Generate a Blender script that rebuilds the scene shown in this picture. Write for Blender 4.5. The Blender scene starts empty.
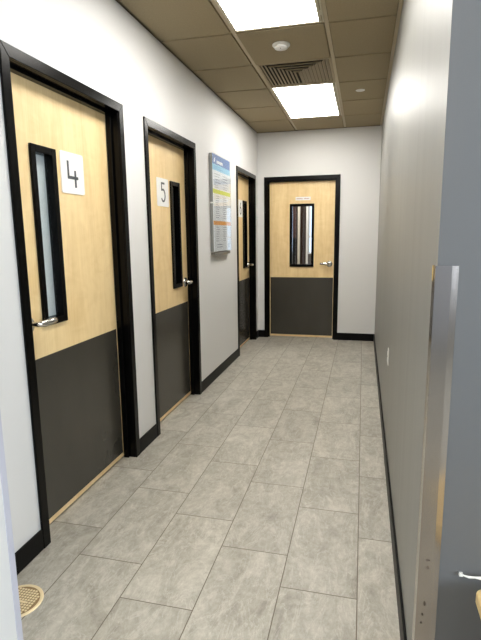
import bpy, bmesh, math, random
from mathutils import Matrix, Vector
random.seed(7)
S = bpy.context.scene
COL = S.collection
XL, XR, YE, HC = -1.40, 0.18, 6.61, 2.743      # left wall, right wall, end wall, ceiling
YG = 1.30                                      # outside corner of the right wall

# ------------------------------------------------------------------ camera
F, YAW, PIT, ROLL, CH = 488.3, 0.2455, -0.1731, -0.0117, 1.4228
cy, sy = math.cos(YAW), math.sin(YAW)
fw = Vector((-sy*math.cos(PIT), cy*math.cos(PIT), math.sin(PIT)))
r0 = Vector((cy, sy, 0)); u0 = r0.cross(fw)
rt = math.cos(ROLL)*r0 + math.sin(ROLL)*u0
up = -math.sin(ROLL)*r0 + math.cos(ROLL)*u0
cam = bpy.data.cameras.new('camera'); co = bpy.data.objects.new('camera', cam); COL.objects.link(co)
cam.sensor_fit = 'VERTICAL'; cam.sensor_height = 32.0; cam.lens = 32.0*F/640.0
cam.clip_start = 0.02
M = Matrix((rt, up, -fw)).transposed().to_4x4(); M.translation = (0, 0, CH)
co.matrix_world = M
S.camera = co

# ------------------------------------------------------------------ world and light
w = bpy.data.worlds.new('daylight'); S.world = w; w.use_nodes = True
w.node_tree.nodes['Background'].inputs[0].default_value = (0.62, 0.78, 1.0, 1)
w.node_tree.nodes['Background'].inputs[1].default_value = 1.6
TROFFER = 13.0
def area(name, loc, rot, sx, sz, e, col):
    l = bpy.data.lights.new(name, 'AREA'); l.shape = 'RECTANGLE'; l.size = sx; l.size_y = sz
    l.energy = e; l.color = col
    o = bpy.data.objects.new(name, l); o.location = loc; o.rotation_euler = rot; COL.objects.link(o)
    return o
# daylight coming through the big side window of the waiting room
area('window_daylight', (2.94, -1.2, 1.6), (math.radians(90), 0, math.radians(90)), 2.8, 1.5, 120, (0.76, 0.87, 1.0))
S.view_settings.view_transform = 'Standard'
S.view_settings.look = 'None'
S.view_settings.exposure = 0.58
S.view_settings.gamma = 1.0
S.view_settings.use_curve_mapping = False
try:
    S.cycles.max_bounces = 10; S.cycles.diffuse_bounces = 6; S.cycles.glossy_bounces = 5
    S.cycles.caustics_reflective = False; S.cycles.caustics_refractive = False
    S.cycles.use_denoising = True
except Exception:
    pass

# ------------------------------------------------------------------ helpers
def lin(c):
    return tuple(((v/255)/12.92 if v/255 <= 0.04045 else ((v/255+0.055)/1.055)**2.4) for v in c) + (1,)

def mat(name, rgb, rough=0.5, metal=0.0, spec=0.5, emit=None, es=0, var=0.0, scale=6.0, stretch=(1, 1, 1),
        bump=0.0, bscale=200.0, bstretch=None, trans=0.0, aniso=0.0, alpha=1.0, coat=0.0, rvar=0.0):
    m = bpy.data.materials.new(name); m.use_nodes = True
    nt = m.node_tree; N = nt.nodes; L = nt.links; b = N['Principled BSDF']
    b.inputs['Base Color'].default_value = lin(rgb)
    b.inputs['Roughness'].default_value = rough
    b.inputs['Metallic'].default_value = metal
    b.inputs['Specular IOR Level'].default_value = spec
    b.inputs['Transmission Weight'].default_value = trans
    b.inputs['Anisotropic'].default_value = aniso
    b.inputs['Coat Weight'].default_value = coat
    b.inputs['Alpha'].default_value = alpha
    if emit:
        b.inputs['Emission Color'].default_value = lin(emit); b.inputs['Emission Strength'].default_value = es
    tc = N.new('ShaderNodeTexCoord')
    def noise(sc, st, detail=6):
        mp = N.new('ShaderNodeMapping'); mp.inputs['Scale'].default_value = st
        L.new(tc.outputs['Object'], mp.inputs[0])
        n = N.new('ShaderNodeTexNoise'); n.inputs['Scale'].default_value = sc; n.inputs['Detail'].default_value = detail
        L.new(mp.outputs[0], n.inputs['Vector']); return n
    if var:
        n = noise(scale, stretch)
        cr = N.new('ShaderNodeValToRGB')
        c = lin(rgb)
        cr.color_ramp.elements[0].position = 0.3; cr.color_ramp.elements[1].position = 0.7
        cr.color_ramp.elements[0].color = tuple(v*(1-var) for v in c[:3]) + (1,)
        cr.color_ramp.elements[1].color = tuple(min(1, v*(1+var)) for v in c[:3]) + (1,)
        L.new(n.outputs['Fac'], cr.inputs[0]); L.new(cr.outputs[0], b.inputs['Base Color'])
    if rvar:
        n = noise(scale, stretch)
        mr = N.new('ShaderNodeMapRange'); mr.inputs['To Min'].default_value = max(0, rough-rvar); mr.inputs['To Max'].default_value = rough+rvar
        L.new(n.outputs['Fac'], mr.inputs['Value']); L.new(mr.outputs[0], b.inputs['Roughness'])
    if bump:
        n = noise(bscale, bstretch or (1, 1, 1), 3)
        bp = N.new('ShaderNodeBump'); bp.inputs['Strength'].default_value = bump; bp.inputs['Distance'].default_value = 0.002
        L.new(n.outputs['Fac'], bp.inputs['Height']); L.new(bp.outputs[0], b.inputs['Normal'])
    return m

def tag(o, label=None, cat=None, group=None, kind=None):
    if label: o['label'] = label
    if cat: o['category'] = cat
    if group: o['group'] = group
    if kind: o['kind'] = kind
    return o

def empty(name, loc=(0, 0, 0), rz=0.0):
    o = bpy.data.objects.new(name, None); o.location = loc; o.rotation_euler = (0, 0, rz)
    o.empty_display_size = 0.1
    COL.objects.link(o); return o

class MB:
    def __init__(s): s.bm = bmesh.new()
    def box(s, x0, x1, y0, y1, z0, z1):
        if x0 > x1: x0, x1 = x1, x0
        if y0 > y1: y0, y1 = y1, y0
        if z0 > z1: z0, z1 = z1, z0
        v = [s.bm.verts.new(p) for p in ((x0,y0,z0),(x1,y0,z0),(x1,y1,z0),(x0,y1,z0),(x0,y0,z1),(x1,y0,z1),(x1,y1,z1),(x0,y1,z1))]
        for f in ((0,3,2,1),(4,5,6,7),(0,1,5,4),(1,2,6,5),(2,3,7,6),(3,0,4,7)): s.bm.faces.new([v[i] for i in f])
        return s
    def prism(s, pts, axis, a, b):
        """extrude a 2-D outline along an axis ('x','y','z') from a to b"""
        def P(p, t):
            return {'x': (t, p[0], p[1]), 'y': (p[0], t, p[1]), 'z': (p[0], p[1], t)}[axis]
        A = [s.bm.verts.new(P(p, a)) for p in pts]; B = [s.bm.verts.new(P(p, b)) for p in pts]
        n = len(pts)
        s.bm.faces.new(A); s.bm.faces.new(B[::-1])
        for i in range(n): s.bm.faces.new((A[i], B[i], B[(i+1) % n], A[(i+1) % n]))
        return s
    def cyl(s, c, axis, r, a, b, n=32, r2=None):
        """cylinder or cone along axis from a to b around the 2-D centre c"""
        r2 = r if r2 is None else r2
        def P(q, rr, t):
            x, y = c[0]+rr*math.cos(q), c[1]+rr*math.sin(q)
            return {'x': (t, x, y), 'y': (x, t, y), 'z': (x, y, t)}[axis]
        A = [s.bm.verts.new(P(2*math.pi*i/n, r, a)) for i in range(n)]; B = [s.bm.verts.new(P(2*math.pi*i/n, r2, b)) for i in range(n)]
        s.bm.faces.new(A); s.bm.faces.new(B[::-1])
        for i in range(n): s.bm.faces.new((A[i], B[i], B[(i+1) % n], A[(i+1) % n]))
        return s
    def lathe(s, prof, c, axis='z', n=40):
        """profile of (radius, height) pairs turned about an axis through c"""
        rings = []
        for r, h in prof:
            ring = []
            for i in range(n):
                q = 2*math.pi*i/n; x, y = r*math.cos(q), r*math.sin(q)
                p = {'z': (x, y, h), 'y': (x, h, y), 'x': (h, x, y)}[axis]
                ring.append(s.bm.verts.new((c[0]+p[0], c[1]+p[1], c[2]+p[2])))
            rings.append(ring)
        for a, b in zip(rings, rings[1:]):
            for i in range(n): s.bm.faces.new((a[i], a[(i+1) % n], b[(i+1) % n], b[i]))
        s.bm.faces.new(rings[0]); s.bm.faces.new(rings[-1][::-1])
        return s
    def tube(s, pts, rad, n=12, flat=1.0):
        """tube through points; rad a number or one per point; flat squashes it in z"""
        pts = [Vector(p) for p in pts]; rads = rad if isinstance(rad, (list, tuple)) else [rad]*len(pts)
        rings = []; ref = Vector((0, 0, 1))
        for i, p in enumerate(pts):
            t = (pts[min(i+1, len(pts)-1)] - pts[max(i-1, 0)]).normalized()
            if abs(t.z) > 0.95: ref = Vector((0, 1, 0))
            a = t.cross(ref).normalized(); b = a.cross(t).normalized()
            rings.append([s.bm.verts.new(p + a*rads[i]*math.cos(2*math.pi*k/n) + b*rads[i]*flat*math.sin(2*math.pi*k/n)) for k in range(n)])
        for A, B in zip(rings, rings[1:]):
            for k in range(n): s.bm.faces.new((A[k], A[(k+1) % n], B[(k+1) % n], B[k]))
        s.bm.faces.new(rings[0][::-1]); s.bm.faces.new(rings[-1])
        return s
    def ribbon(s, pts, wd, y0, y1):
        """a stroke of constant width in the x-z plane, extruded y0..y1"""
        n = len(pts); Lp, Rp = [], []
        for i in range(n):
            a = Vector(pts[max(i-1, 0)]); b = Vector(pts[min(i+1, n-1)]); p = Vector(pts[i])
            t = (b-a).normalized(); nn = Vector((-t.y, t.x))
            k = 1.0
            if 0 < i < n-1:
                t1 = (p-a).normalized(); k = 1/max(0.5, t1.dot(t))
            Lp.append(p+nn*wd/2*k); Rp.append(p-nn*wd/2*k)
        for i in range(n-1):
            s.prism([Lp[i], Lp[i+1], Rp[i+1], Rp[i]], 'y', y0, y1)
        return s
    def build(s, name, m, parent=None, bevel=0, smooth=False, loc=None, seg=2):
        bmesh.ops.recalc_face_normals(s.bm, faces=s.bm.faces)
        me = bpy.data.meshes.new(name); s.bm.to_mesh(me); s.bm.free()
        o = bpy.data.objects.new(name, me); COL.objects.link(o)
        if m: me.materials.append(m)
        if parent: o.parent = parent
        if loc: o.location = loc
        if smooth:
            for p in me.polygons: p.use_smooth = True
            try: me.set_sharp_from_angle(angle=math.radians(35))
            except Exception: pass
        if bevel:
            b = o.modifiers.new('bevel', 'BEVEL'); b.width = bevel; b.segments = seg; b.limit_method = 'ANGLE'
        return o

def struct(name, mb, m, label=None, cat=None, parent=None, bevel=0):
    o = mb.build(name, m, parent, bevel)
    if not parent: tag(o, label, cat, kind='structure')
    return o

# ------------------------------------------------------------------ materials
WALLP = mat('white_wall_paint', (219, 218, 216), 0.55, bump=0.12, bscale=260)
GREYP = mat('grey_gloss_wall_paint', (126, 126, 121), 0.46, spec=1.0, bump=0.05, bscale=6, bstretch=(1, 14, 0.5), rvar=0.05, scale=14, stretch=(1, 1, 0.03))
BLUEGREY = mat('blue_grey_wall_paint', (97, 99, 101), 0.5, bump=0.1, bscale=260)
BLACKM = mat('black_door_frame_paint', (3, 3, 3), 0.24, spec=0.15)
BLACKR = mat('black_rubber_base', (4, 4, 4), 0.45, spec=0.15)
KICK = mat('dark_bronze_kick_laminate', (60, 57, 50), 0.24, var=0.12, scale=3, stretch=(1, 1, 0.5), rvar=0.05)
CHROME = mat('satin_chrome', (205, 203, 198), 0.22, metal=1.0)
STEEL = mat('brushed_stainless_steel', (172, 165, 159), 0.2, metal=1.0, aniso=0.6, var=0.08, scale=9, stretch=(1, 1, 0.25), bump=0.06, bscale=300, bstretch=(1, 1, 0.02))
WHITEPL = mat('white_plastic', (235, 235, 232), 0.4)
CEILT = mat('tan_acoustic_tile', (158, 145, 119), 0.9, spec=0.2, var=0.06, scale=90, bump=0.5, bscale=180)
TBAR = mat('tan_painted_ceiling_grid', (188, 175, 148), 0.5)
VENT = mat('tan_vent_enamel', (170, 155, 128), 0.5)
VENTDARK = mat('dark_duct_interior', (28, 24, 20), 0.8)
SIGNW = mat('white_sign_acrylic', (240, 239, 237), 0.35)
SIGNG = mat('grey_numeral_ink', (78, 80, 84), 0.4)
DIFF = mat('lit_troffer_diffuser', (255, 255, 255), 0.5, emit=(255, 252, 246), es=TROFFER)
FROST = mat('frosted_window_film', (214, 222, 222), 0.25, spec=0.6, var=0.05, scale=2)
DARKROOM = mat('unlit_room_behind_glass', (10, 11, 12), 0.6)  # dark sheet colour stands in for the unlit room behind the pane

def glass_mat(name):
    m = bpy.data.materials.new(name); m.use_nodes = True
    nt = m.node_tree; N = nt.nodes; L = nt.links; N.clear()
    out = N.new('ShaderNodeOutputMaterial'); mix = N.new('ShaderNodeMixShader')
    tr = N.new('ShaderNodeBsdfTransparent'); tr.inputs[0].default_value = (0.985, 0.99, 0.99, 1)
    gl = N.new('ShaderNodeBsdfGlossy'); gl.inputs['Roughness'].default_value = 0.02
    lw = N.new('ShaderNodeLayerWeight'); lw.inputs['Blend'].default_value = 0.5
    pw = N.new('ShaderNodeMath'); pw.operation = 'POWER'; pw.inputs[1].default_value = 5.0; L.new(lw.outputs['Facing'], pw.inputs[0])
    fr = N.new('ShaderNodeMath'); fr.operation = 'MULTIPLY_ADD'; fr.inputs[1].default_value = 0.6; fr.inputs[2].default_value = 0.04; L.new(pw.outputs[0], fr.inputs[0])
    L.new(fr.outputs[0], mix.inputs[0]); L.new(tr.outputs[0], mix.inputs[1]); L.new(gl.outputs[0], mix.inputs[2])
    L.new(mix.outputs[0], out.inputs[0]); return m
GLASS = glass_mat('clear_vision_glass')
ACRYL = glass_mat('clear_acrylic')

def wood_mat(name, dark, light):
    m = bpy.data.materials.new(name); m.use_nodes = True
    nt = m.node_tree; N = nt.nodes; L = nt.links; b = N['Principled BSDF']
    b.inputs['Roughness'].default_value = 0.34
    tc = N.new('ShaderNodeTexCoord'); oi = N.new('ShaderNodeObjectInfo')
    add = N.new('ShaderNodeVectorMath'); add.operation = 'MULTIPLY_ADD'
    add.inputs[1].default_value = (1, 1, 1)
    cmb = N.new('ShaderNodeCombineXYZ'); mul = N.new('ShaderNodeMath'); mul.operation = 'MULTIPLY'; mul.inputs[1].default_value = 31.0
    L.new(oi.outputs['Random'], mul.inputs[0]); L.new(mul.outputs[0], cmb.inputs[0]); L.new(mul.outputs[0], cmb.inputs[2])
    L.new(tc.outputs['Object'], add.inputs[0]); L.new(cmb.outputs[0], add.inputs[2])
    def nz(sc, st, d, dist=0):
        mp = N.new('ShaderNodeMapping'); mp.inputs['Scale'].default_value = st; L.new(add.outputs[0], mp.inputs[0])
        n = N.new('ShaderNodeTexNoise'); n.inputs['Scale'].default_value = sc; n.inputs['Detail'].default_value = d
        n.inputs['Distortion'].default_value = dist
        L.new(mp.outputs[0], n.inputs['Vector']); return n
    n1 = nz(5, (2.2, 2.2, 0.35), 3, 0.8); n2 = nz(40, (3, 3, 0.12), 4); n3 = nz(7, (1, 1, 1.6), 2, 1.5)
    mx = N.new('ShaderNodeMix'); mx.data_type = 'FLOAT'; mx.inputs[0].default_value = 0.35
    L.new(n1.outputs['Fac'], mx.inputs[2]); L.new(n2.outputs['Fac'], mx.inputs[3])
    mx2 = N.new('ShaderNodeMix'); mx2.data_type = 'FLOAT'; mx2.inputs[0].default_value = 0.22
    L.new(mx.outputs[0], mx2.inputs[2]); L.new(n3.outputs['Fac'], mx2.inputs[3])
    cr = N.new('ShaderNodeValToRGB'); cr.color_ramp.elements[0].position = 0.33; cr.color_ramp.elements[1].position = 0.66
    cr.color_ramp.elements[0].color = lin(dark); cr.color_ramp.elements[1].color = lin(light)
    L.new(mx2.outputs[0], cr.inputs[0]); L.new(cr.outputs[0], b.inputs['Base Color'])
    return m
MAPLE = wood_mat('pale_maple_veneer', (224, 192, 136), (246, 219, 168))
EDGEW = mat('pale_maple_edge', (226, 198, 158), 0.5)
TABLEW = wood_mat('blond_wood_table', (222, 190, 130), (240, 214, 158))

def floor_mat():
    X0, WT, Y0, LT = 0.0184, 0.3068, 1.5606, 0.6116
    m = bpy.data.materials.new('grey_stone_look_plank_tile'); m.use_nodes = True
    nt = m.node_tree; N = nt.nodes; L = nt.links; b = N['Principled BSDF']
    def mth(op, a, c=None, d=None):
        n = N.new('ShaderNodeMath'); n.operation = op
        for i, v in enumerate((a, c, d)):
            if v is None: continue
            if isinstance(v, (int, float)): n.inputs[i].default_value = v
            else: L.new(v, n.inputs[i])
        return n.outputs[0]
    tc = N.new('ShaderNodeTexCoord'); sp = N.new('ShaderNodeSeparateXYZ'); L.new(tc.outputs['Object'], sp.inputs[0])
    u = mth('DIVIDE', mth('SUBTRACT', sp.outputs[0], X0), WT)
    k = mth('FLOOR', u); fu = mth('SUBTRACT', u, k)
    nk = mth('FLOORED_MODULO', mth('MULTIPLY', k, -1.0), 3.0)
    v = mth('SUBTRACT', mth('DIVIDE', mth('SUBTRACT', sp.outputs[1], Y0), LT), mth('DIVIDE', nk, 3.0))
    j = mth('FLOOR', v); fv = mth('SUBTRACT', v, j)
    du = mth('MULTIPLY', mth('MINIMUM', fu, mth('SUBTRACT', 1.0, fu)), WT)
    dv = mth('MULTIPLY', mth('MINIMUM', fv, mth('SUBTRACT', 1.0, fv)), LT)
    d = mth('MINIMUM', du, dv)
    mr = N.new('ShaderNodeMapRange'); mr.interpolation_type = 'SMOOTHSTEP'
    mr.inputs['From Min'].default_value = 0.0013; mr.inputs['From Max'].default_value = 0.0025
    L.new(d, mr.inputs['Value']); tile = mr.outputs[0]
    # every tile takes its own piece of the stone pattern
    wn = N.new('ShaderNodeTexWhiteNoise'); wn.noise_dimensions = '2D'
    cb = N.new('ShaderNodeCombineXYZ'); L.new(k, cb.inputs[0]); L.new(j, cb.inputs[1]); L.new(cb.outputs[0], wn.inputs['Vector'])
    off = N.new('ShaderNodeVectorMath'); off.operation = 'MULTIPLY_ADD'; off.inputs[1].default_value = (17, 17, 17)
    L.new(wn.outputs['Color'], off.inputs[0]); L.new(tc.outputs['Object'], off.inputs[2])
    def nz(sc, st, det, dist, rough=0.6):
        mp = N.new('ShaderNodeMapping'); mp.inputs['Scale'].default_value = st; L.new(off.outputs[0], mp.inputs[0])
        n = N.new('ShaderNodeTexNoise'); n.inputs['Scale'].default_value = sc; n.inputs['Detail'].default_value = det
        n.inputs['Roughness'].default_value = rough; n.inputs['Distortion'].default_value = dist
        L.new(mp.outputs[0], n.inputs['Vector']); return n.outputs['Fac']
    n1 = nz(4.5, (1.6, 0.8, 1), 8, 0.9, 0.72); n2 = nz(26, (1.3, 0.9, 1), 8, 0.2, 0.8); n3 = nz(3.5, (2.4, 0.7, 1), 5, 2.2, 0.6)
    base = N.new('ShaderNodeValToRGB'); e = base.color_ramp.elements
    e[0].position = 0.36; e[0].color = lin((136, 131, 119)); e[1].position = 0.64; e[1].color = lin((192, 188, 176))
    mixf = mth('ADD', mth('MULTIPLY', n1, 0.55), mth('MULTIPLY', n2, 0.45)); L.new(mixf, base.inputs[0])
    # thin pale veins
    vein = mth('SUBTRACT', 1.0, mth('MINIMUM', 1.0, mth('MULTIPLY', mth('ABSOLUTE', mth('SUBTRACT', n3, 0.5)), 40.0)))
    vein = mth('MULTIPLY', vein, mth('MULTIPLY', n2, 0.55))
    m1 = N.new('ShaderNodeMix'); m1.data_type = 'RGBA'; L.new(vein, m1.inputs[0]); L.new(base.outputs[0], m1.inputs[6]); m1.inputs[7].default_value = lin((214, 210, 200))
    # small tone shift per tile
    hv = N.new('ShaderNodeHueSaturation'); L.new(m1.outputs[2], hv.inputs['Color'])
    L.new(mth('ADD', mth('MULTIPLY', wn.outputs['Value'], 0.16), 0.91), hv.inputs['Value'])
    m2 = N.new('ShaderNodeMix'); m2.data_type = 'RGBA'; L.new(tile, m2.inputs[0]); m2.inputs[6].default_value = lin((96, 86, 70)); L.new(hv.outputs[0], m2.inputs[7])
    L.new(m2.outputs[2], b.inputs['Base Color'])
    b.inputs['Roughness'].default_value = 0.42
    L.new(mth('ADD', mth('MULTIPLY', n2, 0.16), 0.36), b.inputs['Roughness'])
    bp = N.new('ShaderNodeBump'); bp.inputs['Strength'].default_value = 0.5; bp.inputs['Distance'].default_value = 0.002
    L.new(mth('ADD', tile, mth('MULTIPLY', n2, 0.15)), bp.inputs['Height']); L.new(bp.outputs[0], b.inputs['Normal'])
    return m
FLOORM = floor_mat()

# ------------------------------------------------------------------ the setting
TW = 0.12
D1C, D2C, D3C, D4C = 2.2675, 3.565, 5.955, -0.808     # door centres along their walls
struct('floor', MB().box(-3.1, 3.1, -4.1, 9.1, -0.1, 0), FLOORM, 'grey stone-look plank tile floor running down the corridor', 'floor')

mb = MB(); OH, OW = 2.15, 0.48
ys = [0.97]
for c, hw_ in ((D1C, 0.488), (D2C, OW), (D3C, OW)): ys += [c-hw_, c+hw_]
ys.append(YE+TW)
for i in range(0, len(ys), 2): mb.box(XL-TW, XL, ys[i], ys[i+1], 0, HC)
for c, hw_ in ((D1C, 0.488), (D2C, OW), (D3C, OW)): mb.box(XL-TW, XL, c-hw_, c+hw_, OH+0.01, HC)
struct('wall_left', mb, WALLP, 'long white wall with three numbered doors and a poster', 'wall')
mb = MB().box(XL, D4C-OW, YE, YE+TW, 0, HC).box(D4C+OW, XR+TW, YE, YE+TW, 0, HC).box(D4C-OW, D4C+OW, YE, YE+TW, OH, HC)
struct('wall_end', mb, WALLP, 'white wall closing the far end of the corridor', 'wall')
wr = MB().box(XR, XR+TW, YG, YE, 0, HC)
struct('wall_right', wr, GREYP, 'glossy grey wall along the right side of the corridor', 'wall')
struct('wall_corner', MB().box(XR+TW, 3.0, YG, YG+TW, 0, HC).box(XR+0.0005, XR+TW, YG-0.0008, YG-0.0002, 0, HC), BLUEGREY, 'blue grey wall facing the camera beyond the metal corner guard', 'wall')
struct('wall_front_left', MB().box(-3.0, -0.98, 0.85, 0.97, 0, HC).box(-0.98, -0.860, -0.60, 0.97, 0, HC), WALLP, 'pale wall end in the lower left corner of the view', 'wall')

# the waiting room behind the camera and the rooms behind the doors
mb = MB().box(-3.1, -3.0, -4.1, 9.1, 0, HC).box(3.0, 3.1, -4.1, 9.1, 0, HC)
struct('wall_outer', mb, WALLP, 'white outer walls of the building', 'wall')
struct('wall_back', MB().box(-3, 3, -4.1, -4, 0, HC), mat('back_wall_paint', (186, 190, 198), 0.6), 'blue grey wall behind the viewer', 'wall')
mb = MB().box(-3, -0.97, 9, 9.1, 0, HC).box(-0.2, 3, 9, 9.1, 0, HC).box(-0.97, -0.2, 9, 9.1, 0, 1.06).box(-0.97, -0.2, 9, 9.1, 2.2, HC)
struct('wall_far_room', mb, mat('far_room_wall', (96, 88, 84), 0.6), 'far wall of the room behind the end door', 'wall')
mb = MB().box(-3, XL-TW, 3.06, 3.10, 0, HC).box(-3, XL-TW, 4.9, 5.0, 0, HC).box(-3, XL-TW, YE+0.02, YE+TW, 0, HC)
struct('wall_between_rooms', mb, WALLP, 'partition walls between the exam rooms', 'wall')

# ceiling: deck, tegular tiles and grid
cx0, cy0, PX, PY = -0.269, 3.40, 0.61, 0.638
xs = [XL, cx0-PX, cx0, XR]
rows = [cy0 + PY*k for k in range(-12, 5)] + [YE]
ceil = struct('ceiling', MB().box(-3.1, 3.1, -4.1, 9.1, HC+0.008, HC+0.1), CEILT, 'tan suspended tile ceiling of the corridor', 'ceiling')
openings = {('m', r) for r in (1, 2, 5, 6)}        # filled below by light and vent rows
def row_of(y): return int(round((y-cy0)/PY))
tl = MB()
SK = {(-2), (-1), (1), (2), (3), (-6), (-5)}       # middle-column rows taken by lights and vent (row k runs from cy0+k*PY)
for k in range(-11, 5):
    y0, y1 = cy0+PY*k, min(cy0+PY*(k+1), YE)
    for ci, (a, b2) in enumerate(((XL, cx0-PX), (cx0-PX, cx0), (cx0, XR))):
        if ci == 1 and k in SK: continue
        g = 0.017
        a2 = a+(0.006 if ci == 0 else g); b3 = b2-(0.024 if ci == 2 else g)
        if y0 < 0.9 and ci == 0: a2 = a+0.006
        tl.box(a2, b3, y0+0.010, y1-0.010, HC-0.010, HC+0.008)
tl.build('ceiling_tiles', CEILT, ceil, bevel=0.003)
g = MB()
for x in (cx0-PX, cx0): g.box(x-0.012, x+0.012, -3.6, YE, HC-0.001, HC+0.0075)
g.box(XR-0.022, XR, YG, YE, HC-0.004, HC+0.0075)
for k in range(-11, 5): g.box(XL, XR-0.022, cy0+PY*k-0.008, cy0+PY*k+0.008, HC, HC+0.007)
g.build('ceiling_grid', TBAR, ceil)
struct('trim_1', MB().box(XL, XL+0.018, 0.97, YE, HC-0.010, HC-0.003).box(XL+0.018, XR-0.022, YE-0.018, YE, HC-0.010, HC-0.003), mat('dark_wall_angle', (96, 82, 60), 0.6), 'thin brown wall angle where the white walls meet the ceiling', 'trim')

# base strips
BH, BT = 0.10, 0.010
def base(name, x0, x1, y0, y1, label):
    struct(name, MB().box(x0, x1, y0, y1, 0, BH), BLACKR, label, 'baseboard', bevel=0.003)
base('baseboard_left', XL, XL+BT, 0.97, D1C-0.5075, 'black base strip left of door number four')
base('baseboard_left.001', XL, XL+BT, D1C+0.5075, D2C-0.5, 'black base strip between door four and door five')
base('baseboard_left.002', XL, XL+BT, D2C+0.5, D3C-0.5, 'black base strip under the wall poster')
base('baseboard_left.003', XL, XL+BT, D3C+0.5, YE, 'short black base strip in the far left corner')
base('baseboard_end', XL+BT, D4C-0.5, YE-BT, YE, 'short black base strip left of the end door')
base('baseboard_end.001', D4C+0.5, XR-BT, YE-BT, YE, 'black base strip right of the end door')
base('baseboard_right', XR-BT, XR, YG, YE, 'black base strip along the grey wall')

# ------------------------------------------------------------------ doors
def lever(root, u, z, d, sgn):
    """round rose and lever; sgn +1 points to local +x"""
    h = MB().lathe([(0.001, 0), (0.041, 0), (0.041, -0.006), (0.037, -0.012), (0.024, -0.017), (0.001, -0.019)], (u, d, z), 'y', 32).build('handle', CHROME, root, smooth=True)
    y = d-0.012
    pts = [(u, y+0.002, z), (u, y-0.03, z), (u+sgn*0.004, y-0.043, z), (u+sgn*0.014, y-0.052, z), (u+sgn*0.03, y-0.055, z),
           (u+sgn*0.07, y-0.055, z+0.001), (u+sgn*0.105, y-0.053, z+0.002), (u+sgn*0.122, y-0.050, z+0.001)]
    pts = [(a, b, c+0.006) for a, b, c in pts]
    MB().tube(pts, [0.013, 0.012, 0.0125, 0.0145, 0.017, 0.017, 0.0155, 0.012], 14, 1.0).build('lever', CHROME, h, smooth=True)

def door(name, loc, rz, d, win, latch, pane, label, behind=None, trim=0.034, kick=0.852, scale=(1, 1, 1.004)):
    root = tag(empty(name, loc, rz), label, 'door', kind='structure'); root.scale = scale
    e = 0.130
    fr = MB()
    for s in (-1, 1):
        fr.prism([(s*0.45, 0), (s*0.5, 0), (s*0.5, 2.17), (s*0.45, 2.12)], 'y', -0.012, 0.0)
        fr.box(s*0.45, s*0.479, 0.0, e-0.01, 0, 2.149)
        fr.box(s*0.434, s*0.45, d-0.036, d-0.002, 0, 2.12)
    fr.prism([(-0.45, 2.12), (0.45, 2.12), (0.5, 2.17), (-0.5, 2.17)], 'y', -0.012, 0.0)
    fr.box(-0.45, 0.45, 0.0, e-0.01, 2.12, 2.149)
    fr.box(-0.434, 0.434, d-0.036, d-0.002, 2.104, 2.12)
    fr.build('door_frame', BLACKM, root, bevel=0.0025)
    u0, u1, z0, z1 = win
    a, b = u0+0.02, u1-0.02; za, zb = z0+0.02, z1-0.02
    lf = MB(); W2 = 0.447; zt = 2.116; zl = 0.012; y1 = d+0.044
    lf.box(-W2, a, d, y1, zl, zt).box(b, W2, d, y1, zl, zt).box(a, b, d, y1, zl, za).box(a, b, d, y1, zb, zt)
    lf.build('door_leaf', MAPLE, root)
    MB().box(-W2+0.020, W2-0.020, d-0.0025, d, 0.040, kick).build('kick_plate', KICK, root, bevel=0.001)
    t = trim
    wf = MB()
    for (xa, xb, zc, zd) in ((u0, u0+t, z0, z1), (u1-t, u1, z0, z1), (u0+t, u1-t, z0, z0+t), (u0+t, u1-t, z1-t, z1)):
        wf.box(xa, xb, d-0.013, d, zc, zd)
    for (xa, xb, zc, zd) in ((a+0.001, u0+t, za+0.001, zb-0.001), (u1-t, b-0.001, za+0.001, zb-0.001), (u0+t, u1-t, za+0.001, z0+t), (u0+t, u1-t, z1-t, zb-0.001)):
        wf.box(xa, xb, d, y1+0.01, zc, zd)
    wfo = wf.build('window_frame', BLACKM, root, bevel=0.002)
    MB().box(u0+t, u1-t, d+0.020, d+0.026, z0+t, z1-t).build('window_pane', pane, wfo)
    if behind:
        MB().box(u0+t, u1-t, d+0.032, d+0.036, z0+t, z1-t).build('window_backing', behind, wfo)
    lever(root, latch[0]*0.375, 1.022, d, -latch[0])
    if latch[0] > 0 or True:
        MB().box(latch[0]*0.4472, latch[0]*0.4482, d+0.006, d+0.036, 0.95, 1.07).build('latch_plate', CHROME, root)
    return root

R90 = math.radians(90)
WZ = (0.995, 1.833)
door('door_1', (XL, D1C, 0), R90, 0.075, (-0.266, -0.078)+WZ, (-1,), GLASS, 'nearest maple door numbered 4 with pale narrow window', FROST, scale=(1.015, 1, 1.004))
door('door_2', (XL, D2C, 0), R90, 0.075, (0.100, 0.295)+WZ, (1,), GLASS, 'maple door numbered 5 with dark narrow window', DARKROOM)
door('door_3', (XL, D3C, 0), R90, 0.075, (0.100, 0.295)+WZ, (1,), GLASS, 'farthest numbered maple door on the left wall', DARKROOM)
door('door_4', (D4C, YE, 0), 0, 0.060, (-0.162, 0.164)+(0.982, 1.818), (1,), GLASS, 'maple door at the corridor end with wide clear window', kick=0.838, scale=(1, 1, 1))

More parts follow.
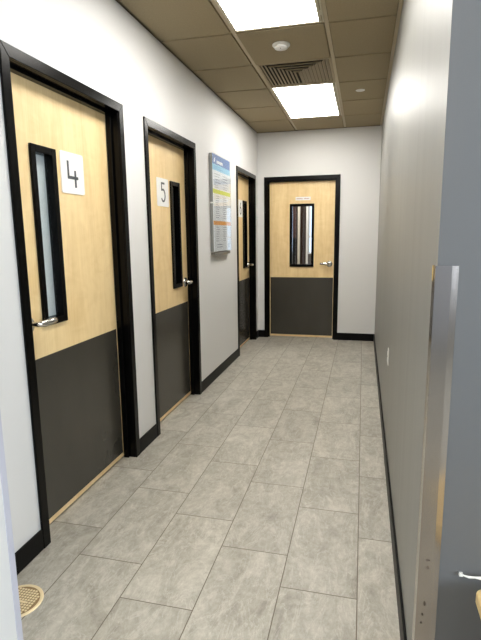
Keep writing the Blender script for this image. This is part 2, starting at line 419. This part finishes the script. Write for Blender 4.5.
# ------------------------------------------------------------------ number plates
def arc(cx, cz, rx, rz, a0, a1, n=14):
    return [(cx+rx*math.cos(math.radians(a0+(a1-a0)*i/n)), cz+rz*math.sin(math.radians(a0+(a1-a0)*i/n))) for i in range(n+1)]
def room_sign(loc, strokes, label, sw=0.205, wd=0.011):
    r = tag(empty('room_sign', loc, R90), label, 'sign', 'white number plates on the doors')
    q = 0.012; hw, hh = sw/2, 0.1025
    out = []
    for cxx, czz, a in ((hw-q, hh-q, 0), (-hw+q, hh-q, 90), (-hw+q, -hh+q, 180), (hw-q, -hh+q, 270)):
        out += arc(cxx, czz, q, q, a, a+90, 5)
    MB().prism(out, 'y', -0.005, 0).build('plate', SIGNW, r)
    n = MB()
    for st in strokes: n.ribbon(st, wd, -0.0065, -0.005)
    n.build('numeral', SIGNG, r)
    return r
LX = XL-0.075
four = [[(-0.042, 0.060), (-0.042, -0.022), (0.045, -0.022)], [(0.020, 0.016), (0.020, -0.070)]]
five = [[(0.030, 0.066), (-0.026, 0.066), (-0.026, 0.012), (-0.012, 0.019)] + arc(0.0, -0.022, 0.036, 0.043, 100, -150, 18)]
six = [[(0.020, 0.066), (0.0, 0.060), (-0.018, 0.040), (-0.031, 0.005), (-0.034, -0.030)], arc(0.0, -0.026, 0.034, 0.040, 0, 360, 24)]
room_sign((LX, 2.335, 1.744), four, 'white square number plate reading 4 on the nearest door', wd=0.015)
room_sign((LX, 3.522, 1.741), five, 'white square number plate reading 5 on the middle left door', sw=0.215, wd=0.014)
room_sign((LX, 5.935, 1.737), six, 'small distant white number plate on the farthest left door', sw=0.205, wd=0.014)

# little name strip above the window of the end door
r = tag(empty('name_strip', (-0.795, YE+0.060, 1.885)), 'small white lettered strip above the end door window', 'sign')
MB().box(-0.100, 0.100, -0.003, 0, -0.022, 0.022).build('plate', SIGNW, r)
n = MB(); x = -0.088
for wlen in (0.078, 0.068):
    e = x+wlen
    while x < e:
        gw = random.uniform(0.005, 0.010); n.box(x, x+gw*0.75, -0.0036, -0.003, -0.007, 0.007-(random.random() < 0.3)*0.004); x += gw
    x += 0.014
n.build('lettering', mat('faded_pink_lettering', (190, 150, 150), 0.5), r)

# ------------------------------------------------------------------ poster holder
BLUE = mat('poster_blue', (74, 116, 182), 0.4); CYAN = mat('poster_light_blue', (140, 208, 236), 0.4)
LIME = mat('poster_lime', (205, 222, 62), 0.4); ORNG = mat('poster_orange', (246, 168, 72), 0.4)
PAPER = mat('poster_paper', (236, 240, 244), 0.4); INK = mat('poster_grey_ink', (150, 156, 168), 0.5); PALE = mat('poster_pale_blue_tint', (222, 230, 242), 0.4)
WINK = mat('poster_white_ink', (250, 250, 250), 0.4); ALU = mat('brushed_aluminium', (150, 152, 150), 0.35, metal=0.6)
ph = tag(empty('poster_holder', (XL, 4.772, 1.265), R90), 'tall clear poster holder on the white wall with blue, lime and orange bands', 'poster')
PW, PH = 0.62, 0.905
MB().box(-PW/2+0.004, PW/2-0.004, -0.030, 0, 0.0, PH-0.004).build('backing_board', ALU, ph, bevel=0.002)
sh = MB().box(-PW/2+0.006, PW/2-0.006, -0.032, -0.0305, 0.002, PH-0.006).build('printed_sheet', PAPER, ph)
def band(f0, f1, m, nm, y=-0.0325): return MB().box(-PW/2+0.006, PW/2-0.006, y, -0.032, PH*(1-f1), PH*(1-f0)-(0.006 if f0 == 0 else 0)).build(nm, m, sh)
band(0, 0.105, BLUE, 'header_band'); band(0.105, 0.165, CYAN, 'subtitle_band'); band(0.356, 0.398, LIME, 'lime_band'); band(0.680, 0.722, ORNG, 'orange_band')
MB().box(-0.27, 0.27, -0.0325, -0.032, PH*0.655, PH*0.745).build('tinted_panel', PALE, sh)
def textrows(m, nm, rowsf, cols, hgt, y=-0.0334):
    for f in rowsf:
        z = PH*(1-f)
        for (a, b) in cols:
            n = MB(); x = a; e = a + (b-a)*random.uniform(0.6, 1.0)
            while x < e:
                gw = random.uniform(0.010, 0.032); n.box(x, min(x+gw, e+0.004), y, -0.0320 if y > -0.033 else -0.0326, z-hgt/2, z+hgt/2); x += gw+0.006
            n.build(nm, m, sh)
textrows(WINK, 'header_lettering', (0.075,), ((-0.17, 0.12),), 0.026, -0.0336)
MB().prism([(-0.27, PH*0.915), (-0.235, PH*0.915), (-0.215, PH*0.965), (-0.240, PH*0.955)], 'y', -0.0336, -0.0326).build('header_mark', WINK, sh)
textrows(INK, 'body_text', [0.20, 0.225, 0.255, 0.285, 0.315, 0.335], ((-0.24, -0.05), (0.03, 0.26)), 0.006, -0.0329)
textrows(INK, 'table_text', [0.425+0.022*i for i in range(11)] + [0.745+0.024*i for i in range(7)], ((-0.22, -0.08), (0.02, 0.17)), 0.006, -0.0329)
textrows(INK, 'footer_text', [0.93, 0.955], ((-0.20, 0.02), (0.20, 0.28)), 0.008, -0.0329)
textrows(mat('poster_cyan_ink', (120, 180, 220), 0.5), 'subtitle_text', [0.125, 0.145], ((-0.26, 0.10),), 0.007, -0.0334)
MB().box(-PW/2, PW/2, -0.040, -0.0365, -0.002, PH).build('clear_cover', ACRYL, ph, bevel=0.001)
MB().box(-PW/2+0.01, PW/2-0.06, -0.040, 0, -0.034, -0.006).build('mounting_rail', mat('dark_grey_rail', (112, 108, 100), 0.45), ph, bevel=0.002)
MB().box(-PW/2-0.006, -PW/2+0.012, -0.046, -0.004, PH*0.495, PH*0.51).build('clip', WHITEPL, ph, bevel=0.001)

# ------------------------------------------------------------------ ceiling fittings
def troffer(y0, y1, label):
    r = tag(empty('ceiling_light', (cx0-PX/2, (y0+y1)/2, HC)), label, 'ceiling light', 'bright ceiling lights')
    hx, hy = PX/2-0.013, (y1-y0)/2-0.010
    f = MB(); t = 0.018
    f.box(-hx, -hx+t, -hy, hy, -0.006, 0.006).box(hx-t-0.016, hx-0.016, -hy, hy, -0.006, 0.006).box(hx-0.010, hx, -hy, hy, -0.006, 0.006)
    f.box(-hx+t, hx-t-0.016, -hy, -hy+t, -0.006, 0.006).box(-hx+t, hx-t-0.016, hy-t, hy, -0.006, 0.006)
    fo = f.build('light_frame', mat('troffer_frame_enamel', (205, 198, 178), 0.5), r, bevel=0.0015)
    MB().box(-hx+t, hx-t-0.016, -hy+t, hy-t, -0.003, 0.004).build('diffuser', DIFF, r)
    for q in (-0.78, 0.78): MB().box(hx-0.017, hx-0.009, q*hy-0.02, q*hy+0.02, -0.009, 0.004).build('latch', fo.data.materials[0], r)
    return r
troffer(cy0-2*PY, cy0, 'bright ceiling light cut by the top of the picture')
troffer(cy0+2*PY, cy0+4*PY, 'bright ceiling light farther down the corridor beside the vent')
troffer(cy0-6*PY, cy0-4*PY, 'ceiling light over the waiting area behind the viewer')

# supply air vent with nested U louvres
yv0, yv1 = cy0+PY, cy0+2*PY
r = tag(empty('ceiling_vent', (cx0-PX/2, (yv0+yv1)/2, HC)), 'square tan air vent with nested louvres beside the far ceiling light', 'vent')
hx, hy = PX/2-0.013, PY/2-0.010
MB().box(-hx, -hx+0.02, -hy, hy, -0.006, 0.006).box(hx-0.02, hx, -hy, hy, -0.006, 0.006).box(-hx+0.02, hx-0.02, -hy, -hy+0.02, -0.006, 0.006).box(-hx+0.02, hx-0.02, hy-0.02, hy, -0.006, 0.006).build('vent_frame', VENT, r, bevel=0.0015)
MB().box(-hx+0.005, hx-0.005, -hy+0.005, hy-0.005, 0.0065, 0.0078).build('duct', VENTDARK, r)
for i in range(9):
    o = 0.028+i*0.0295; m_ = MB()
    xo = hx-o; yo = -hy+o; th = 0.004; sl = 0.020
    # each blade leans outwards: a slanted strip on three sides
    for s in (-1, 1):
        m_.prism([(s*xo, 0.006), (s*(xo+th), 0.006), (s*(xo-sl*0.9+th), -0.008), (s*(xo-sl*0.9), -0.008)], 'y', yo, hy-0.02)
        if i % 2 and s < 0: m_.build('louvre', VENT, r); m_ = MB()
    if i % 2 == 0: m_.prism([(yo+0.004, 0.006), (yo+0.001, 0.006), (yo-0.017, -0.004), (yo-0.017, -0.010), (yo-0.013, -0.010), (yo-0.013, -0.005)], 'x', -xo, xo)
    m_.build('louvre', VENT, r)

# smoke detector and sprinkler cover
r = tag(empty('smoke_detector', (-0.602, 3.668, HC-0.008)), 'round white smoke detector on the ceiling between light and vent', 'smoke detector')
MB().lathe([(0.001, 0), (0.062, 0), (0.062, -0.010), (0.058, -0.014), (0.050, -0.016), (0.001, -0.016)], (0, 0, 0)).build('base_ring', WHITEPL, r, smooth=True)
MB().lathe([(0.001, -0.016), (0.047, -0.016), (0.049, -0.022), (0.044, -0.030), (0.030, -0.035), (0.001, -0.037)], (0, 0, 0)).build('sensor_cap', WHITEPL, r, smooth=True)
MB().cyl((0, -0.028), 'z', 0.0035, -0.0375, -0.033, 12).build('indicator', SIGNG, r)
r = tag(MB().lathe([(0.001, 0), (0.043, 0), (0.043, -0.003), (0.038, -0.006), (0.001, -0.007)], (0, 0, 0)).build('sprinkler_cover', WHITEPL, smooth=True, loc=(-0.071, 4.972, HC-0.008)),
        'small flat white sprinkler cover disc on the right ceiling tiles', 'sprinkler cover')

# ------------------------------------------------------------------ wall fittings on the right
r = tag(empty('wall_outlet', (XR, 3.20, 0.637), -R90), 'white outlet plate low on the glossy grey wall', 'outlet')
MB().box(-0.035, 0.035, -0.005, 0, -0.052, 0.052).build('cover_plate', WHITEPL, r, bevel=0.003)
for s in (-1, 1):
    MB().box(-0.017, 0.017, -0.008, -0.006, s*0.020-0.014, s*0.020+0.014).build('socket', WHITEPL, r, bevel=0.001)

r = tag(empty('corner_guard', (XR, YG, 0.0)), 'brushed stainless steel guard on the corner of the grey walls', 'corner guard')
zg0, zg1, tg = 0.10, 1.341, 0.0016
MB().prism([(-0.003, -0.0046), (0.034, -0.0046), (0.050, -0.0020), (0.050, -0.0004), (0.034, -0.0030), (-0.003, -0.0030)], 'z', zg0, zg1).build('face_wing', STEEL, r)  # outer edge bent so that it picks up a brighter reflection
MB().box(-0.0030-tg, -0.0030, -0.0030-tg, 0.046, zg0, zg1).build('side_wing', STEEL, r)
MB().box(-0.0055, -0.0002, 0.034, 0.0475, zg1-0.040, zg1-0.002).build('adhesive_strip', mat('yellowed_adhesive', (206, 178, 112), 0.6), r)
MB().box(-0.0030, -0.0002, 0.034, 0.0455, zg1-0.235, zg1-0.040).build('gap_shade', mat('painted_gap_shade', (76, 70, 60), 0.8), r)  # dark strip painted in for the shade in the gap at the lifted wing

SMG = mat('dull_smudge', (96, 84, 74), 0.7)
for (sx_, sz_, a_, b_) in ((0.0165, 0.40, 0.0035, 0.008), (0.0125, 0.365, 0.003, 0.005), (0.0105, 0.338, 0.003, 0.004), (0.019, 0.535, 0.006, 0.0035), (0.0195, 0.512, 0.004, 0.005)):
    MB().prism([(sx_+a_*math.cos(q*0.7854)*(1+0.2*math.sin(q*3)), sz_+b_*math.sin(q*0.7854)) for q in range(8)], 'y', -0.00475, -0.0046).build('smudge', SMG, r)

# translucent vinyl guard on the wall end in the lower left corner
VIN = mat('pale_vinyl', (192, 192, 203), 0.3, spec=0.6)
r = tag(empty('corner_guard', (-0.860, 0.97, 0.0)), 'pale plastic guard on the wall end in the lower left corner', 'corner guard')
MB().box(0.0, 0.0022, -0.018, 0.002, 0.10, HC-0.05).build('face_wing', VIN, r, bevel=0.0006)
MB().box(-0.018, 0.0, 0.0, 0.002, 0.10, HC-0.05).build('side_wing', VIN, r, bevel=0.0006)

# ------------------------------------------------------------------ floor cover plate
BRASS = mat('pale_worn_brass', (240, 222, 182), 0.38, metal=0.35, spec=0.5)
BRASSD = mat('dark_brass_recess', (150, 124, 84), 0.6)
r = tag(empty('floor_cleanout_cover', (-1.283, 1.447, 0)), 'round pale brass cover plate set in the floor tiles at lower left', 'floor drain')
MB().lathe([(0.001, 0.0005), (0.094, 0.0005), (0.094, 0.003), (0.091, 0.0045), (0.083, 0.0045), (0.081, 0.003), (0.001, 0.003)], (0, 0, 0), 'z', 56).build('rim', BRASS, r, smooth=True)
MB().cyl((0, 0), 'z', 0.0805, 0.0031, 0.0034, 48).build('recess', BRASSD, r)
n = MB(); st = 0.0125
for i in range(-6, 7):
    for j in range(-6, 7):
        x, y = i*st, j*st
        if x*x+y*y < 0.075**2 and not (abs(y) < 0.008 and -0.02 < x < 0.035): n.box(x-0.0042, x+0.0042, y-0.0042, y+0.0042, 0.0034, 0.0048)
n.build('raised_studs', BRASS, r)
MB().box(-0.016, 0.032, -0.0055, 0.0055, 0.0034, 0.0050).build('name_bar', BRASS, r, bevel=0.001)

# ------------------------------------------------------------------ side table and cord at lower right
r = tag(empty('side_table', (0.5965, 1.013, 0)), 'blond wood side table with rounded corner at the right picture edge', 'table')
def rrect(hx, hy, q): 
    out = []
    for cx_, cy_, a in ((hx-q, hy-q, 0), (-hx+q, hy-q, 90), (-hx+q, -hy+q, 180), (hx-q, -hy+q, 270)): out += arc(cx_, cy_, q, q, a, a+90, 8)
    return out
MB().prism(rrect(0.285, 0.245, 0.024), 'z', 0.470, 0.500).build('tabletop', TABLEW, r, bevel=0.004)
MB().box(-0.235, 0.235, -0.20, -0.18, 0.410, 0.470).box(-0.235, 0.235, 0.18, 0.20, 0.410, 0.470).box(-0.235, -0.215, -0.18, 0.18, 0.410, 0.470).box(0.215, 0.235, -0.18, 0.18, 0.410, 0.470).build('apron', TABLEW, r)
for sx in (-1, 1):
    for sy_ in (-1, 1):
        MB().cyl((sx*0.212, sy_*0.177), 'z', 0.014, 0.0, 0.470, 16, 0.020).build('leg', TABLEW, r, smooth=True)
pts = [(0.284, YG-0.006, 0.5085), (0.292, YG-0.012, 0.5085), (0.303, YG-0.013, 0.507), (0.318, YG-0.014, 0.5095), (0.330, YG-0.016, 0.511), (0.38, YG-0.018, 0.513), (0.43, YG-0.03, 0.508), (0.47, YG-0.07, 0.5045), (0.52, YG-0.12, 0.5045)]
r = tag(empty('cord', (0, 0, 0)), 'thin white cord on the blue grey wall behind the table', 'cord')
MB().tube(pts, [0.0025, 0.0022, 0.0035, 0.0028, 0.0045, 0.0045, 0.004, 0.0035, 0.0035], 10).build('cable', WHITEPL, r, smooth=True)
MB().box(0.279, 0.289, YG-0.012, YG-0.001, 0.504, 0.512).build('clip', WHITEPL, r, bevel=0.001)

# ------------------------------------------------------------------ what the end door's window shows
Yc = 8.4
r = tag(empty('storage_cabinet', (-1.40, 8.55, 0)), 'dark brown cabinet seen through the end door window', 'cabinet')
MB().box(-0.45, 0.29, -0.15, 0.20, 0.05, 2.1).build('cabinet_body', mat('dark_brown_laminate', (70, 46, 40), 0.8), r)
MB().box(-0.45, 0.29, -0.17, -0.152, 0.08, 1.36).build('cabinet_door', mat('near_black_laminate', (14, 12, 12), 0.9), r)
MB().box(-0.43, 0.27, -0.14, 0.18, 0, 0.05).build('plinth', BLACKM, r)
def post(x0, x1, m, label):
    rr = tag(empty('upright_post', ((x0+x1)/2, Yc, 0)), label, 'post', 'uprights seen through the end door window'); h = (x1-x0)/2
    MB().box(-h, h, -0.03, 0.03, 0.02, 2.60).build('upright', m, rr, bevel=0.003)
    MB().box(-h-0.01, h+0.01, -0.04, 0.04, 0, 0.02).build('foot', m, rr)
CREAM = mat('cream_enamel', (226, 220, 205), 0.4)
post(-1.085, -1.048, CREAM, 'left cream upright behind the glass of the end door')
post(-0.943, -0.912, WHITEPL, 'right white upright behind the glass of the end door')
BRN = mat('brown_curtain', (78, 56, 42), 0.8, var=0.3, scale=8, stretch=(6, 6, 0.2))
pts = []
for i in range(41):
    x = -1.075 + i*0.0037; pts.append((x, 8.60+0.012*math.sin(i*0.9)))
cm = MB(); cm.prism(pts + [(x, y+0.004) for x, y in pts[::-1]], 'z', 0.35, 2.3)
cu = tag(cm.build('curtain', BRN), 'narrow brown curtain between the uprights behind the end door', 'curtain')
wn = tag(empty('window_1', (-0.585, 9.0, 1.06)), 'bright window of the room behind the end door', 'window', kind='structure')
MB().box(-0.385, 0.385, 0.0, 0.06, 0, 0.03).box(-0.385, 0.385, 0.0, 0.06, 1.11, 1.14).box(-0.385, -0.365, 0.0, 0.06, 0.03, 1.11).box(0.365, 0.385, 0, 0.06, 0.03, 1.11).box(-0.365, 0.365, 0, 0.06, 0.30, 0.325).build('window_frame', WHITEPL, wn)
MB().box(-0.365, 0.365, 0.03, 0.034, 0.03, 1.11).build('window_pane', GLASS, wn)
b = tag(empty('low_cabinet', (-0.62, 8.82, 0)), 'pale low cabinet under the window behind the end door', 'cabinet')
MB().box(-0.26, 0.30, -0.16, 0.16, 0.05, 1.02).build('cabinet_body', mat('pale_grey_laminate', (206, 208, 206), 0.5), b, bevel=0.004)
MB().box(-0.24, 0.28, -0.14, 0.14, 0, 0.05).build('plinth', BLACKM, b)
area('room_fill_light', (-0.6, 7.7, HC-0.03), (0, 0, 0), 0.5, 0.5, 26, (1.0, 0.95, 0.88))  # added fill light without a fixture, brightens what stands behind the end door
